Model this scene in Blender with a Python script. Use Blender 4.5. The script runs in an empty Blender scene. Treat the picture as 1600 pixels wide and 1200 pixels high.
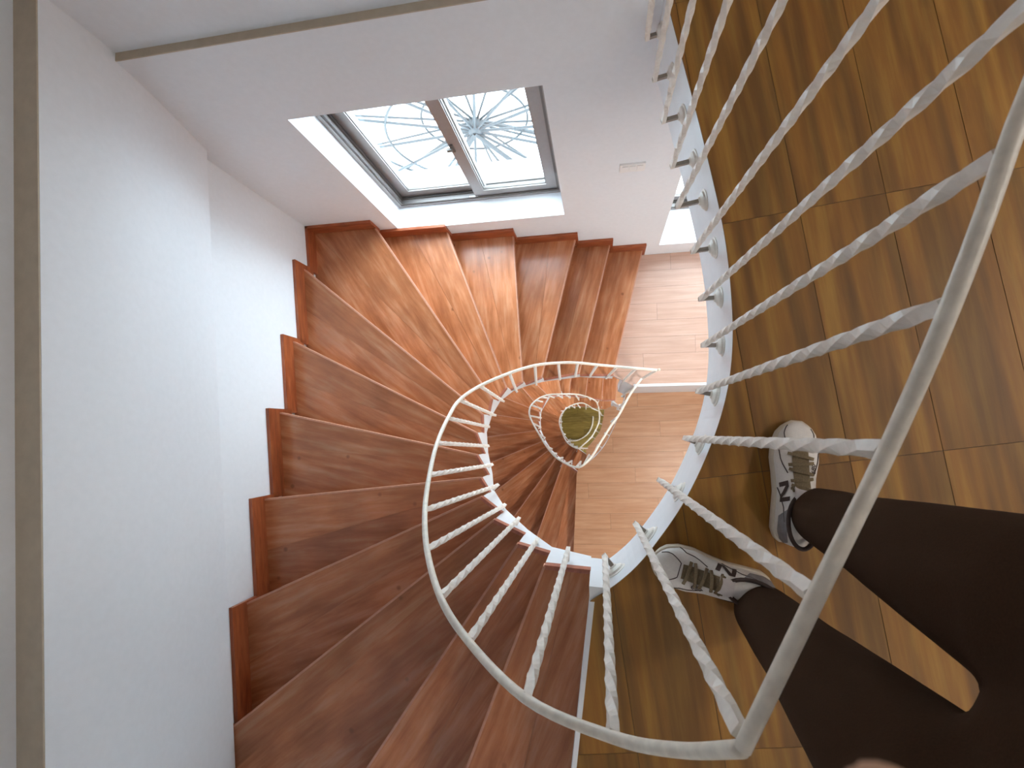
import bpy, bmesh, math, random
from mathutils import Vector, Matrix
random.seed(7)
S = bpy.context.scene
C = S.collection

# ------------------------------------------------------------------ survey: camera model
RISE = 0.15                      # one stair riser in metres
CAMH = 9.25 * RISE               # camera height above the upper floor (z = 0)
FPX = 800.0
NAD = (938.5, 669.6)             # where the plumb line meets the picture
nn = Vector((NAD[0] - 800, NAD[1] - 600, FPX)).normalized()
ex = (Vector((1, 0, 0)) - nn[0] * nn).normalized()
ey = nn.cross(ex)

def plan(x, y, h):
    """surveyed sight line (x, y) met with the level plane h risers below the camera -> plan X, Y"""
    r = Vector((x - 800, y - 600, FPX))
    r = r * (h * RISE / r.dot(nn))
    return Vector((r.dot(ex), -r.dot(ey)))

def zz(h):
    return CAMH - h * RISE

cam_data = bpy.data.cameras.new('camera')
cam = bpy.data.objects.new('camera', cam_data)
C.objects.link(cam)
S.camera = cam
cam_data.sensor_width = 36
cam_data.lens = 36 * FPX / 1600
cam_data.clip_start = 0.005
right = Vector((ex[0], -ey[0], -nn[0]))
down = Vector((ex[1], -ey[1], -nn[1]))
fwd = Vector((ex[2], -ey[2], -nn[2]))
cam.matrix_world = Matrix((
    (right[0], -down[0], -fwd[0], 0), (right[1], -down[1], -fwd[1], 0),
    (right[2], -down[2], -fwd[2], CAMH), (0, 0, 0, 1)))
cam_data.dof.use_dof = True
cam_data.dof.focus_distance = 1.6
cam_data.dof.aperture_fstop = 11

# ------------------------------------------------------------------ world, exposure
W = bpy.data.worlds.new('sky')
S.world = W
W.use_nodes = True
bg = W.node_tree.nodes['Background']
bg.inputs[0].default_value = (0.80, 0.915, 1.0, 1)
bg.inputs[1].default_value = 18.0
S.view_settings.view_transform = 'Standard'
S.view_settings.look = 'None'
S.view_settings.gamma = 1
S.view_settings.exposure = 0.12
S.view_settings.use_curve_mapping = False

LAMP_UP = 23.0
LAMP_LOW = 30.0

# ------------------------------------------------------------------ materials
def new_mat(name):
    m = bpy.data.materials.new(name)
    m.use_nodes = True
    nt = m.node_tree
    return m, nt, nt.nodes['Principled BSDF']

def nd(nt, typ, **kw):
    n = nt.nodes.new(typ)
    for k, v in kw.items():
        setattr(n, k, v)
    return n

def ramp(nt, stops):
    r = nt.nodes.new('ShaderNodeValToRGB')
    e = r.color_ramp.elements
    while len(e) < len(stops):
        e.new(0.5)
    for i, (p, c) in enumerate(stops):
        e[i].position = p
        e[i].color = (*c, 1)
    return r

def hexc(s):
    v = [int(s[i:i + 2], 16) / 255 for i in (0, 2, 4)]
    return tuple(c / 12.92 if c <= 0.04045 else ((c + 0.055) / 1.055) ** 2.4 for c in v)

def mix(nt, a, b, fac, mode='MIX'):
    m = nt.nodes.new('ShaderNodeMix')
    m.data_type = 'RGBA'
    m.blend_type = mode
    for sock, v in ((m.inputs[6], a), (m.inputs[7], b), (m.inputs[0], fac)):
        if hasattr(v, 'is_linked'):
            nt.links.new(v, sock)
        elif isinstance(v, tuple):
            sock.default_value = (*v, 1)
        else:
            sock.default_value = v
    return m.outputs[2]

def plain(name, col, rough=0.5, metal=0.0, bump=0.0, scale=60, vary=0.0, spec=0.5):
    m, nt, b = new_mat(name)
    b.inputs['Roughness'].default_value = rough
    b.inputs['Metallic'].default_value = metal
    b.inputs['Specular IOR Level'].default_value = spec
    tc = nd(nt, 'ShaderNodeTexCoord')
    no = nd(nt, 'ShaderNodeTexNoise')
    no.inputs['Scale'].default_value = scale
    no.inputs['Detail'].default_value = 4
    nt.links.new(tc.outputs['Object'], no.inputs['Vector'])
    r = ramp(nt, [(0.3, tuple(c * (1 - vary) for c in col)), (0.7, tuple(min(1, c * (1 + vary)) for c in col))])
    nt.links.new(no.outputs['Fac'], r.inputs[0])
    nt.links.new(r.outputs[0], b.inputs['Base Color'])
    if bump:
        bp = nd(nt, 'ShaderNodeBump')
        bp.inputs['Strength'].default_value = bump
        bp.inputs['Distance'].default_value = 0.002
        nt.links.new(no.outputs['Fac'], bp.inputs['Height'])
        nt.links.new(bp.outputs[0], b.inputs['Normal'])
    return m

def wood(name, dark, mid, light, rough=0.4, stretch=9.0, scale=9.0, knots=0.0, blotch=0.5, vary=0.35, broad=0.0):
    """board with the grain along local X"""
    m, nt, b = new_mat(name)
    tc = nd(nt, 'ShaderNodeTexCoord')
    oi = nd(nt, 'ShaderNodeObjectInfo')
    mp = nd(nt, 'ShaderNodeMapping')
    mp.inputs['Scale'].default_value = (1.0, stretch, stretch)
    add = nd(nt, 'ShaderNodeVectorMath', operation='ADD')
    mul = nd(nt, 'ShaderNodeVectorMath', operation='SCALE')
    cmb = nd(nt, 'ShaderNodeCombineXYZ')
    for i in range(3):
        nt.links.new(oi.outputs['Random'], cmb.inputs[i])
    nt.links.new(cmb.outputs[0], mul.inputs[0])
    mul.inputs['Scale'].default_value = 37.0
    nt.links.new(tc.outputs['Object'], mp.inputs[0])
    nt.links.new(mp.outputs[0], add.inputs[0])
    nt.links.new(mul.outputs[0], add.inputs[1])
    n1 = nd(nt, 'ShaderNodeTexNoise')
    n1.inputs['Scale'].default_value = scale
    n1.inputs['Detail'].default_value = 7
    n1.inputs['Roughness'].default_value = 0.6
    n1.inputs['Distortion'].default_value = 0.25
    nt.links.new(add.outputs[0], n1.inputs['Vector'])
    r1 = ramp(nt, [(0.28, dark), (0.5, mid), (0.72, light)])
    nt.links.new(n1.outputs['Fac'], r1.inputs[0])
    col = r1.outputs[0]
    # broad blotches that do not follow the grain
    add2 = nd(nt, 'ShaderNodeVectorMath', operation='ADD')
    nt.links.new(tc.outputs['Object'], add2.inputs[0])
    nt.links.new(mul.outputs[0], add2.inputs[1])
    n2 = nd(nt, 'ShaderNodeTexNoise')
    n2.inputs['Scale'].default_value = 6.0
    n2.inputs['Detail'].default_value = 3
    nt.links.new(add2.outputs[0], n2.inputs['Vector'])
    r2 = ramp(nt, [(0.3, (1 - blotch * 0.5,) * 3), (0.7, (1.0, 1.0, 1.0))])
    nt.links.new(n2.outputs['Fac'], r2.inputs[0])
    col = mix(nt, col, r2.outputs[0], 1.0, 'MULTIPLY')
    if broad:
        wv = nd(nt, 'ShaderNodeTexNoise')
        wv.inputs['Scale'].default_value = 1.6
        wv.inputs['Detail'].default_value = 1
        nt.links.new(add.outputs[0], wv.inputs['Vector'])
        r3 = ramp(nt, [(0.38, (1 - broad,) * 3), (0.62, (1.0, 1.0, 1.0))])
        nt.links.new(wv.outputs['Fac'], r3.inputs[0])
        col = mix(nt, col, r3.outputs[0], 1.0, 'MULTIPLY')
    if knots:
        vo = nd(nt, 'ShaderNodeTexVoronoi')
        vo.inputs['Scale'].default_value = 7.5
        nt.links.new(add2.outputs[0], vo.inputs['Vector'])
        r4 = ramp(nt, [(0.045, (1, 1, 1)), (0.10, (0, 0, 0))])
        nt.links.new(vo.outputs['Distance'], r4.inputs[0])
        kf = nd(nt, 'ShaderNodeMath', operation='MULTIPLY')
        kf.inputs[1].default_value = knots
        nt.links.new(r4.outputs[0], kf.inputs[0])
        col = mix(nt, col, tuple(c * 0.35 for c in dark), kf.outputs[0])
    mr = nd(nt, 'ShaderNodeMapRange')
    mr.inputs['To Min'].default_value = 1 - vary
    mr.inputs['To Max'].default_value = 1 + vary * 0.5
    nt.links.new(oi.outputs['Random'], mr.inputs[0])
    hs = nd(nt, 'ShaderNodeHueSaturation')
    nt.links.new(col, hs.inputs['Color'])
    nt.links.new(mr.outputs[0], hs.inputs['Value'])
    nt.links.new(hs.outputs[0], b.inputs['Base Color'])
    b.inputs['Roughness'].default_value = rough
    bm_ = nd(nt, 'ShaderNodeBump')
    bm_.inputs['Strength'].default_value = 0.12
    bm_.inputs['Distance'].default_value = 0.001
    nt.links.new(n1.outputs['Fac'], bm_.inputs['Height'])
    nt.links.new(bm_.outputs[0], b.inputs['Normal'])
    return m

M = {}
M['paint'] = plain('white_wall_paint', (0.835, 0.855, 0.89), 0.75, bump=0.06, scale=45, vary=0.015)
M['ledge'] = plain('beige_ledge_paint', (0.52, 0.44, 0.34), 0.75, bump=0.1, scale=30, vary=0.06)
M['fascia'] = plain('white_gloss_paint', (0.82, 0.85, 0.88), 0.4, bump=0.05, scale=25, vary=0.02)
M['iron'] = plain('cream_painted_iron', (0.87, 0.82, 0.75), 0.42, bump=0.10, scale=90, vary=0.05)
M['rail'] = plain('cream_rail_paint', (0.87, 0.81, 0.70), 0.42, bump=0.12, scale=70, vary=0.09)
M['stub'] = plain('bare_steel_stub', (0.36, 0.32, 0.27), 0.4, metal=0.5, vary=0.1)
M['tread'] = wood('varnished_red_wood', hexc('a3623a'), hexc('c47c52'), hexc('d79a72'), 0.24, 8, 3.5, knots=0.6, blotch=0.5, vary=0.20)
M['skirt'] = wood('red_varnished_board', hexc('7c3b1e'), hexc('a2532e'), hexc('b8693e'), 0.38, 7, 8, blotch=0.35, vary=0.15)
M['nosing'] = plain('worn_pale_nosing', hexc('c48d72'), 0.5, vary=0.12, scale=40)
M['endband'] = plain('reddish_end_band', hexc('a8644c'), 0.5, vary=0.2, scale=60)
M['tile'] = wood('wood_look_tile', hexc('865618'), hexc('986722'), hexc('ae8032'), 0.55, 14, 2.2, blotch=0.25, vary=0.14, broad=0.40)
M['grout'] = plain('dark_grout', (0.10, 0.06, 0.03), 0.8)
M['pale_board'] = wood('pale_laminate_board', hexc('bf875e'), hexc('cb9770'), hexc('d6a680'), 0.38, 14, 3.0, blotch=0.15, vary=0.05)
M['pink_board'] = wood('pale_pink_laminate_board', hexc('c6a08c'), hexc('d0ab98'), hexc('d9b8a6'), 0.34, 14, 3.0, blotch=0.12, vary=0.04)
M['olive_board'] = wood('olive_floor_board', hexc('8c7432'), hexc('ad9345'), hexc('c4ab60'), 0.45, 10, 4.0, blotch=0.3, vary=0.25)
M['alu'] = plain('taupe_window_aluminium', (0.30, 0.275, 0.265), 0.4, metal=0.25, vary=0.03)
M['alu_dark'] = plain('dark_window_track', (0.13, 0.115, 0.105), 0.5, metal=0.2, vary=0.05)
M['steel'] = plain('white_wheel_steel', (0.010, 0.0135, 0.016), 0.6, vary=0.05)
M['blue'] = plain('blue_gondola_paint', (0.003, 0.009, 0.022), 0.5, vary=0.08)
M['ground'] = plain('pale_concrete', (0.72, 0.74, 0.75), 0.9, scale=2, vary=0.05)
M['trouser'] = plain('dark_brown_cloth', (0.040, 0.020, 0.0105), 0.95, bump=0.15, scale=350, vary=0.15, spec=0.1)
M['jacket'] = plain('dark_brown_jersey', (0.039, 0.020, 0.0105), 0.95, bump=0.15, scale=350, vary=0.15, spec=0.1)
M['skin'] = plain('skin', (0.55, 0.32, 0.20), 0.55, bump=0.1, scale=150, vary=0.08)
M['hair'] = plain('black_hair', (0.012, 0.010, 0.009), 0.5, bump=0.4, scale=200, vary=0.3)
M['shoe'] = plain('white_shoe_leather', (0.74, 0.70, 0.66), 0.5, bump=0.12, scale=180, vary=0.04)
M['sole'] = plain('cream_rubber_sole', (0.66, 0.58, 0.47), 0.65, vary=0.06)
M['shoe_dark'] = plain('dark_brown_suede', (0.055, 0.035, 0.03), 0.8, vary=0.2)
M['shoe_grey'] = plain('grey_heel_patch', (0.22, 0.21, 0.22), 0.5, vary=0.2)
M['lace'] = plain('olive_brown_lace', (0.20, 0.15, 0.085), 0.85, bump=0.3, scale=400, vary=0.25)
M['sock'] = plain('pale_shoe_lining', (0.66, 0.60, 0.58), 0.8, vary=0.05)
M['plastic'] = plain('white_plastic', (0.86, 0.85, 0.84), 0.35, vary=0.01)

def glass_mat():
    m = bpy.data.materials.new('window_glass')
    m.use_nodes = True
    nt = m.node_tree
    nt.nodes.clear()
    o = nd(nt, 'ShaderNodeOutputMaterial')
    t = nd(nt, 'ShaderNodeBsdfTransparent')
    t.inputs[0].default_value = (0.93, 0.97, 0.98, 1)
    g = nd(nt, 'ShaderNodeBsdfGlossy')
    g.inputs['Roughness'].default_value = 0.03
    x = nd(nt, 'ShaderNodeMixShader')
    x.inputs[0].default_value = 0.06
    nt.links.new(t.outputs[0], x.inputs[1])
    nt.links.new(g.outputs[0], x.inputs[2])
    nt.links.new(x.outputs[0], o.inputs[0])
    return m
M['glass'] = glass_mat()

def emit_mat():
    m, nt, b = new_mat('lamp_diffuser')
    b.inputs['Base Color'].default_value = (0.9, 0.85, 0.75, 1)
    b.inputs['Emission Color'].default_value = (1, 0.82, 0.58, 1)
    b.inputs['Emission Strength'].default_value = 3.0
    return m
M['diffuser'] = emit_mat()

# ------------------------------------------------------------------ object helpers
def tag(o, label=None, cat=None, group=None, kind=None):
    if label: o['label'] = label
    if cat: o['category'] = cat
    if group: o['group'] = group
    if kind: o['kind'] = kind
    return o

def empty(name, loc=(0, 0, 0)):
    o = bpy.data.objects.new(name, None)
    o.empty_display_size = 0.1
    C.objects.link(o)
    o.location = loc
    return o

def mesh(name, verts, faces, mat, parent=None, smooth=False):
    me = bpy.data.meshes.new(name)
    me.from_pydata([tuple(v) for v in verts], [], faces)
    me.update()
    bm = bmesh.new()
    bm.from_mesh(me)
    bmesh.ops.recalc_face_normals(bm, faces=bm.faces)
    bm.to_mesh(me)
    bm.free()
    if smooth:
        me.polygons.foreach_set('use_smooth', [True] * len(me.polygons))
    o = bpy.data.objects.new(name, me)
    me.materials.append(M[mat])
    C.objects.link(o)
    if parent:
        put(o, parent)
    return o

def world_loc(o):
    v = Vector(o.location)
    while o.parent:
        o = o.parent
        v = v + Vector(o.location)
    return v

def put(o, parent):
    """parent without moving (parents in this file are never rotated or scaled unless local)"""
    o.parent = parent
    w = world_loc(parent)
    o.location = Vector(o.location) - w

class MB:
    def __init__(s):
        s.v, s.f = [], []
    def add(s, v, f):
        n = len(s.v)
        s.v += [Vector(p) for p in v]
        s.f += [tuple(i + n for i in q) for q in f]
        return s
    def box(s, x0, x1, y0, y1, z0, z1):
        v = [(x, y, z) for z in (z0, z1) for y in (y0, y1) for x in (x0, x1)]
        return s.add(v, [(0, 2, 3, 1), (4, 5, 7, 6), (0, 1, 5, 4), (2, 6, 7, 3), (0, 4, 6, 2), (1, 3, 7, 5)])
    def prism(s, pts, z0, z1):
        n = len(pts)
        v = [(p[0], p[1], z0) for p in pts] + [(p[0], p[1], z1) for p in pts]
        f = [tuple(range(n))[::-1], tuple(range(n, 2 * n))]
        f += [(i, (i + 1) % n, n + (i + 1) % n, n + i) for i in range(n)]
        return s.add(v, f)
    def sweep(s, path, sect, twist=None, cap=True, up=None):
        """sect: list of (a, b); twist: angle per path point or None"""
        path = [Vector(p) for p in path]
        k = len(sect)
        rings = []
        t0 = (path[1] - path[0]).normalized()
        u = Vector(up) if up else (Vector((0, 0, 1)) if abs(t0.z) < 0.9 else Vector((1, 0, 0)))
        for i, p in enumerate(path):
            a = path[max(i - 1, 0)]
            b = path[min(i + 1, len(path) - 1)]
            t = (b - a).normalized()
            u = (u - t * u.dot(t)).normalized()
            w = t.cross(u)
            an = twist[i] if twist else 0.0
            ca, sa = math.cos(an), math.sin(an)
            rings.append([p + u * (x * ca - y * sa) + w * (x * sa + y * ca) for x, y in sect])
        v = [q for r in rings for q in r]
        f = []
        for i in range(len(path) - 1):
            for j in range(k):
                f.append((i * k + j, i * k + (j + 1) % k, (i + 1) * k + (j + 1) % k, (i + 1) * k + j))
        if cap:
            f.append(tuple(range(k))[::-1])
            f.append(tuple(range((len(path) - 1) * k, len(path) * k)))
        return s.add(v, f)
    def tube(s, path, r, k=10):
        return s.sweep(path, [(r * math.cos(2 * math.pi * i / k), r * math.sin(2 * math.pi * i / k)) for i in range(k)])
    def loft(s, rings, cap=True):
        k = len(rings[0])
        v = [q for r in rings for q in r]
        f = []
        for i in range(len(rings) - 1):
            for j in range(k):
                f.append((i * k + j, i * k + (j + 1) % k, (i + 1) * k + (j + 1) % k, (i + 1) * k + j))
        if cap:
            f.append(tuple(range(k))[::-1])
            f.append(tuple(range((len(rings) - 1) * k, len(rings) * k)))
        return s.add(v, f)
    def build(s, name, mat, parent=None, smooth=False):
        return mesh(name, s.v, s.f, mat, parent, smooth)

def plank(name, pts, z0, z1, along, mat, parent):
    """a flat board: plan polygon, grain along `along`; origin at its own centre"""
    c = sum((Vector(p[:2]) for p in pts), Vector((0, 0))) / len(pts)
    a = math.atan2(along[1], along[0])
    ca, sa = math.cos(-a), math.sin(-a)
    loc = [((p[0] - c.x) * ca - (p[1] - c.y) * sa, (p[0] - c.x) * sa + (p[1] - c.y) * ca) for p in pts]
    o = MB().prism(loc, z0 - z1, 0.0).build(name, mat)
    o.location = (c.x, c.y, z1)
    o.rotation_euler = (0, 0, a)
    if parent:
        put(o, parent)
    return o

def clip_rect(poly, o, u, v, u0, u1, v0, v1):
    """clip a plan polygon to the rectangle u0..u1, v0..v1 in the axes u, v from o"""
    out = [Vector(p) for p in poly]
    for ax, lim, sg in ((u, u0, 1), (u, u1, -1), (v, v0, 1), (v, v1, -1)):
        src, out = out, []
        for i, p in enumerate(src):
            q = src[(i + 1) % len(src)]
            dp = ((p - o).dot(ax) - lim) * sg
            dq = ((q - o).dot(ax) - lim) * sg
            if dp >= 0: out.append(p)
            if (dp >= 0) != (dq >= 0): out.append(p + (q - p) * (dp / (dp - dq)))
        if len(out) < 3: return None
    clean = []
    for p in out:
        if not clean or (p - clean[-1]).length > 0.0015: clean.append(p)
    if len(clean) > 1 and (clean[0] - clean[-1]).length < 0.0015: clean.pop()
    if len(clean) < 3: return None
    area = 0.5 * abs(sum(clean[i].x * clean[(i + 1) % len(clean)].y - clean[(i + 1) % len(clean)].x * clean[i].y for i in range(len(clean))))
    return clean if area > 0.0006 else None

def lay(parent, poly, ztop, thick, u, o, lu, lv, gap, mat, name, stagger=0.0):
    """lay boards or tiles (length lu along u, width lv) over a plan polygon"""
    u = Vector(u).normalized()
    v = Vector((-u.y, u.x))
    o = Vector(o)
    us = [(Vector(p) - o).dot(u) for p in poly]
    vs = [(Vector(p) - o).dot(v) for p in poly]
    for j in range(math.floor(min(vs) / lv), math.ceil(max(vs) / lv)):
        sh = (j * stagger) % 1.0 * lu
        for i in range(math.floor((min(us) - sh) / lu), math.ceil((max(us) - sh) / lu)):
            c = clip_rect(poly, o, u, v, i * lu + sh + gap, (i + 1) * lu + sh - gap, j * lv + gap, (j + 1) * lv - gap)
            if c:
                plank(name, c, ztop - thick, ztop, u, mat, parent)

# ------------------------------------------------------------------ plan of the house
NL = Vector((-0.99421749, -0.10738519)); DL = 10.343 * RISE     # left wall: p.NL = DL
NB = Vector((-0.02238711, 0.99974938)); DB = 8.107 * RISE       # back wall: p.NB = DB
TB = Vector((NB.y, -NB.x))                                       # along the back wall, to the right
TL = Vector((-NL.y, NL.x))                                       # along the left wall, towards the front
if TL.y > 0: TL = -TL

def meet(n1, d1, n2, d2):
    det = n1.x * n2.y - n1.y * n2.x
    return Vector(((d1 * n2.y - n1.y * d2) / det, (n1.x * d2 - d1 * n2.x) / det))
CORNER = meet(NL, DL, NB, DB)
H0 = 9.25
FLOOR_H = [H0, H0 + 20, H0 + 40, H0 + 60]
LAND_H = [H0 + 15, H0 + 35, H0 + 55]
XR, YF, ZTOP = 3.1, -2.3, 2.4
ZBOT = zz(FLOOR_H[3]) - 0.2
YW = -1.42                                                        # front wall of the stairwell
SC = RISE / 0.165
LEFT_TOP = 7.2

# ---- setting: walls
def slab_wall(name, org, along, out, u0, u1, h_top, h_bot, thick, holes, mat, label):
    """wall slab with its face through org (plan), running `along`, thick towards `out`, with holes (u0,u1,htop,hbot)"""
    us = sorted({u0, u1, *[a for h in holes for a in h[:2]]})
    hs = sorted({h_top, h_bot, *[a for h in holes for a in h[2:]]})
    mb = MB()
    org, along, out = Vector(org), Vector(along), Vector(out)
    # merge cells row by row
    for hi in range(len(hs) - 1):
        run = None
        for ui in range(len(us) - 1):
            cu, ch = (us[ui] + us[ui + 1]) / 2, (hs[hi] + hs[hi + 1]) / 2
            solid = not any(a < cu < b and c < ch < d for a, b, c, d in holes)
            if solid:
                p = [org + along * us[ui], org + along * us[ui + 1], org + along * us[ui + 1] + out * thick, org + along * us[ui] + out * thick]
                mb.prism(p, zz(hs[hi + 1]), zz(hs[hi]))
    o = mb.build(name, mat)
    bm = bmesh.new(); bm.from_mesh(o.data)
    bmesh.ops.remove_doubles(bm, verts=bm.verts, dist=1e-5)
    # drop the doubled inner faces between neighbouring cells
    seen = {}
    for f in bm.faces:
        seen.setdefault(tuple(sorted(v.index for v in f.verts)), []).append(f)
    bmesh.ops.delete(bm, geom=[f for fs in seen.values() if len(fs) > 1 for f in fs], context='FACES_ONLY')
    bmesh.ops.recalc_face_normals(bm, faces=bm.faces)
    bm.to_mesh(o.data); bm.free()
    return tag(o, label, 'wall', kind='structure')

WIN = (-1.175, -0.185, 11.40, 18.85)       # X0, X1, h top, h bottom of the stair window
LWIN = (0.405, 1.3, 16.5, 23.05)          # low window of the landing
b_org = NB * DB                             # foot of the perpendicular on the back wall
def ub(X):                                  # wall coordinate of a given X on the back wall
    return (X - b_org.x) / TB.x
holes = []
for s in range(3):
    holes.append((ub(WIN[0]), ub(WIN[1]), WIN[2] + 20 * s, WIN[3] + 20 * s))
    holes.append((ub(LWIN[0]), ub(LWIN[1]), LWIN[2] + 20 * s, LWIN[3] + 20 * s))
h_bot = FLOOR_H[3] + 1.5
slab_wall('wall_back', b_org, TB, NB, ub(CORNER.x) - 0.22, ub(XR) + 0.2, 8.80, h_bot, 0.36, holes, 'paint',
          'white plaster wall with the tilted-looking window above the stairs')
l_org = NL * DL
slab_wall('wall_left', l_org, TL, NL, (CORNER - l_org).dot(TL) - 0.3, 2.2, LEFT_TOP, h_bot, 0.24, [], 'paint',
          'plain white plaster wall along the left side of the stairwell')
# thin plaster step high on the left wall
q0 = l_org + TL * ((CORNER - l_org).dot(TL) + 0.0)
curve = [(0.056, 12.2), (0.128, 10.15), (0.166, 8.7), (0.166, LEFT_TOP)]
for _ in range(4):
    nxt = [curve[0]]
    for (a0, b0), (a1, b1) in zip(curve, curve[1:]):
        nxt += [(a0 * .75 + a1 * .25, b0 * .75 + b1 * .25), (a0 * .25 + a1 * .75, b0 * .25 + b1 * .75)]
    curve = nxt + [curve[-1]]
prof = [(-0.01, 12.32), (0.040, 12.32)] + curve + [(-0.01, LEFT_TOP)]
o = MB().loft([[Vector((*(q0 + TL * t - NL * d), zz(h))) for d, h in prof] for t in (-0.3, 3.4)]).build('trim_1', 'paint')
tag(o, 'thickened upper part of the white left wall, leaning out above a faint step', 'wall', kind='structure')
# walls above the two ledges, set back
o = MB().prism([b_org + TB * (ub(CORNER.x) - 0.3) + NB * 0.028, b_org + TB * (ub(XR) + 0.2) + NB * 0.028,
                b_org + TB * (ub(XR) + 0.2) + NB * 0.36, b_org + TB * (ub(CORNER.x) - 0.3) + NB * 0.36], zz(8.80), ZTOP).build('wall_back_upper', 'paint')
tag(o, 'upper white wall set back above the narrow ledge over the window', 'wall', kind='structure')
o = MB().prism([q0 - TL * 0.3 - NL * 0.088, q0 + TL * 3.4 - NL * 0.088, q0 + TL * 3.4 + NL * 0.24, q0 - TL * 0.3 + NL * 0.24], zz(LEFT_TOP), ZTOP).build('wall_left_upper', 'paint')
tag(o, 'upper wall set back behind the beige ledge on the left edge', 'wall', kind='structure')
o = MB().prism([q0 - TL * 0.03 - NL * 0.165, q0 + TL * 3.4 - NL * 0.165, q0 + TL * 3.4 - NL * 0.088, q0 - TL * 0.03 - NL * 0.088], zz(LEFT_TOP), zz(LEFT_TOP) + 0.004).build('trim_2', 'ledge')
tag(o, 'beige ledge running down the left edge of the view', 'ledge', kind='structure')
e0 = CORNER + TB * 0.16
o = MB().prism([e0, b_org + TB * ub(XR), b_org + TB * ub(XR) + NB * 0.028, e0 + NB * 0.028], zz(8.80), zz(8.80) + 0.004).build('trim_3', 'ledge')
tag(o, 'narrow beige ledge across the back wall above the window', 'ledge', kind='structure')
o = MB().box(XR, XR + 0.2, YF, 1.7, ZBOT, ZTOP).build('wall_right', 'paint')
tag(o, 'white wall far to the right of the upper floor', 'wall', kind='structure')
o = MB().box(-0.12, XR, YF - 0.2, YF, ZBOT, ZTOP).build('wall_front', 'paint')
tag(o, 'white wall behind the standing person', 'wall', kind='structure')
o = MB().box(-2.2, -0.12, YW - 0.2, YW, ZBOT, ZTOP).build('wall_front_stair', 'paint')
tag(o, 'white wall closing the near end of the stairwell', 'wall', kind='structure')
o = MB().box(-0.32, -0.12, YF - 0.2, YW - 0.2, ZBOT, ZTOP).build('wall_side', 'paint')
tag(o, 'short white return wall at the near end of the stairwell', 'wall', kind='structure')
o = MB().box(-2.3, XR + 0.2, YF - 0.2, 1.75, ZTOP, ZTOP + 0.15).build('ceiling', 'paint')
tag(o, 'white ceiling over the upper floor', 'ceiling', kind='structure')

# ---- edges of the floors (plan polylines)
F0_EDGE = [plan(x, y, H0) for x, y in [(921, 940), (937, 930), (962, 915), (1000, 882), (1040, 830), (1070, 785), (1100, 725), (1125, 660), (1140, 600),
           (1146, 540), (1145, 480), (1138, 400), (1128, 340), (1112, 270), (1090, 180), (1066, 90), (1045, 10)]]
def smooth_line(pts, n=3):
    for _ in range(n):
        out = [pts[0]]
        for a, b in zip(pts, pts[1:]):
            out += [a * 0.75 + b * 0.25, a * 0.25 + b * 0.75]
        out.append(pts[-1])
        pts = out
    return pts
F0_C = smooth_line(F0_EDGE, 2)
last = F0_C[-1]
F0_C.append(last + (F0_EDGE[-1] - F0_EDGE[-2]).normalized() * ((DB - last.dot(NB)) / (F0_EDGE[-1] - F0_EDGE[-2]).normalized().dot(NB)))
n0a, n0b = plan(920, 890, H0), plan(890, 1198, H0)
n0dir = (n0b - n0a).normalized()
n0end = n0a + n0dir * ((YW - n0a.y) / n0dir.y)
back_r = b_org + TB * ub(XR)
floor0 = [n0end] + F0_C + [back_r, Vector((XR, YF)), Vector((-0.12, YF)), Vector((-0.12, YW))]
SLAB_B = 11.3
o = MB().prism(floor0, zz(SLAB_B), -0.006).build('floor', 'fascia')
tag(o, 'upper floor of dark wood-look tiles with a white curved edge', 'floor', kind='structure')
fl0 = o
TU = Vector((0.134, -0.991))
inner0 = [n0end + Vector((0.011, 0))] + [n0a + n0dir * ((F0_C[0].y - n0a.y) / n0dir.y) + Vector((0.011, 0.0))] + [p for p in F0_C[3:]] + floor0[-4:]
org = TU * 0.160 + Vector((TU.y, -TU.x)) * 0.03
lay(fl0, inner0, 0.0, 0.006, TU, org, 0.65, 0.205, 0.0008, 'tile', 'tile')
g = MB().prism(inner0, -0.0055, -0.0012).build('grout_bed', 'grout', fl0)
# white edging strip along the top of the stair
o = MB().prism([n0end, n0end + Vector((0.011, 0)), F0_C[0] + Vector((0.013, 0.0)), F0_C[0]], -0.03, 0.003).build('trim_4', 'fascia')
tag(o, 'white strip along the floor edge at the top step', 'trim', kind='structure')

# well curve on the stair side, plan
NOS = {0: ((920, 890), (890, 1198)), 1: ((850, 885), (730, 1198)), 2: ((808, 851), (575, 1198)), 3: ((771, 813), (371, 1130)),
       4: ((751, 777), (410, 932)), 5: ((750, 747), (435, 778.5)), 6: ((744, 711), (450, 648)), 7: ((743, 676), (470, 540)),
       8: ((753, 647), (481, 426)), 9: ((768, 623), (592, 365)), 10: ((791, 606), (699, 364)), 11: ((816, 597), (802, 375.5)),
       12: ((846, 590), (898, 376)), 13: ((905, 583), (953, 382)), 14: ((958, 586), (1004, 390))}
def wall_hit(a, b):
    """end of the line a->b on the left, back or front wall"""
    d = (b - a).normalized()
    best = None
    for n_, d_ in ((NL, DL - 0.001), (NB, DB - 0.001), (Vector((0, -1)), -YW - 0.001)):
        k = d.dot(n_)
        if k > 1e-6:
            t = (d_ - a.dot(n_)) / k
            if t > 0 and (best is None or t < best): best = t
    return a + d * best
LINES1 = []
for k in range(15):
    a = plan(*NOS[k][0], H0 + k)
    b = plan(*NOS[k][1], H0 + k)
    if k == 0: a = Vector((n0a.x, -0.452 * SC))
    LINES1.append((a, wall_hit(a, b)))
WELL = smooth_line([l[0] for l in LINES1], 2)
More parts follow.
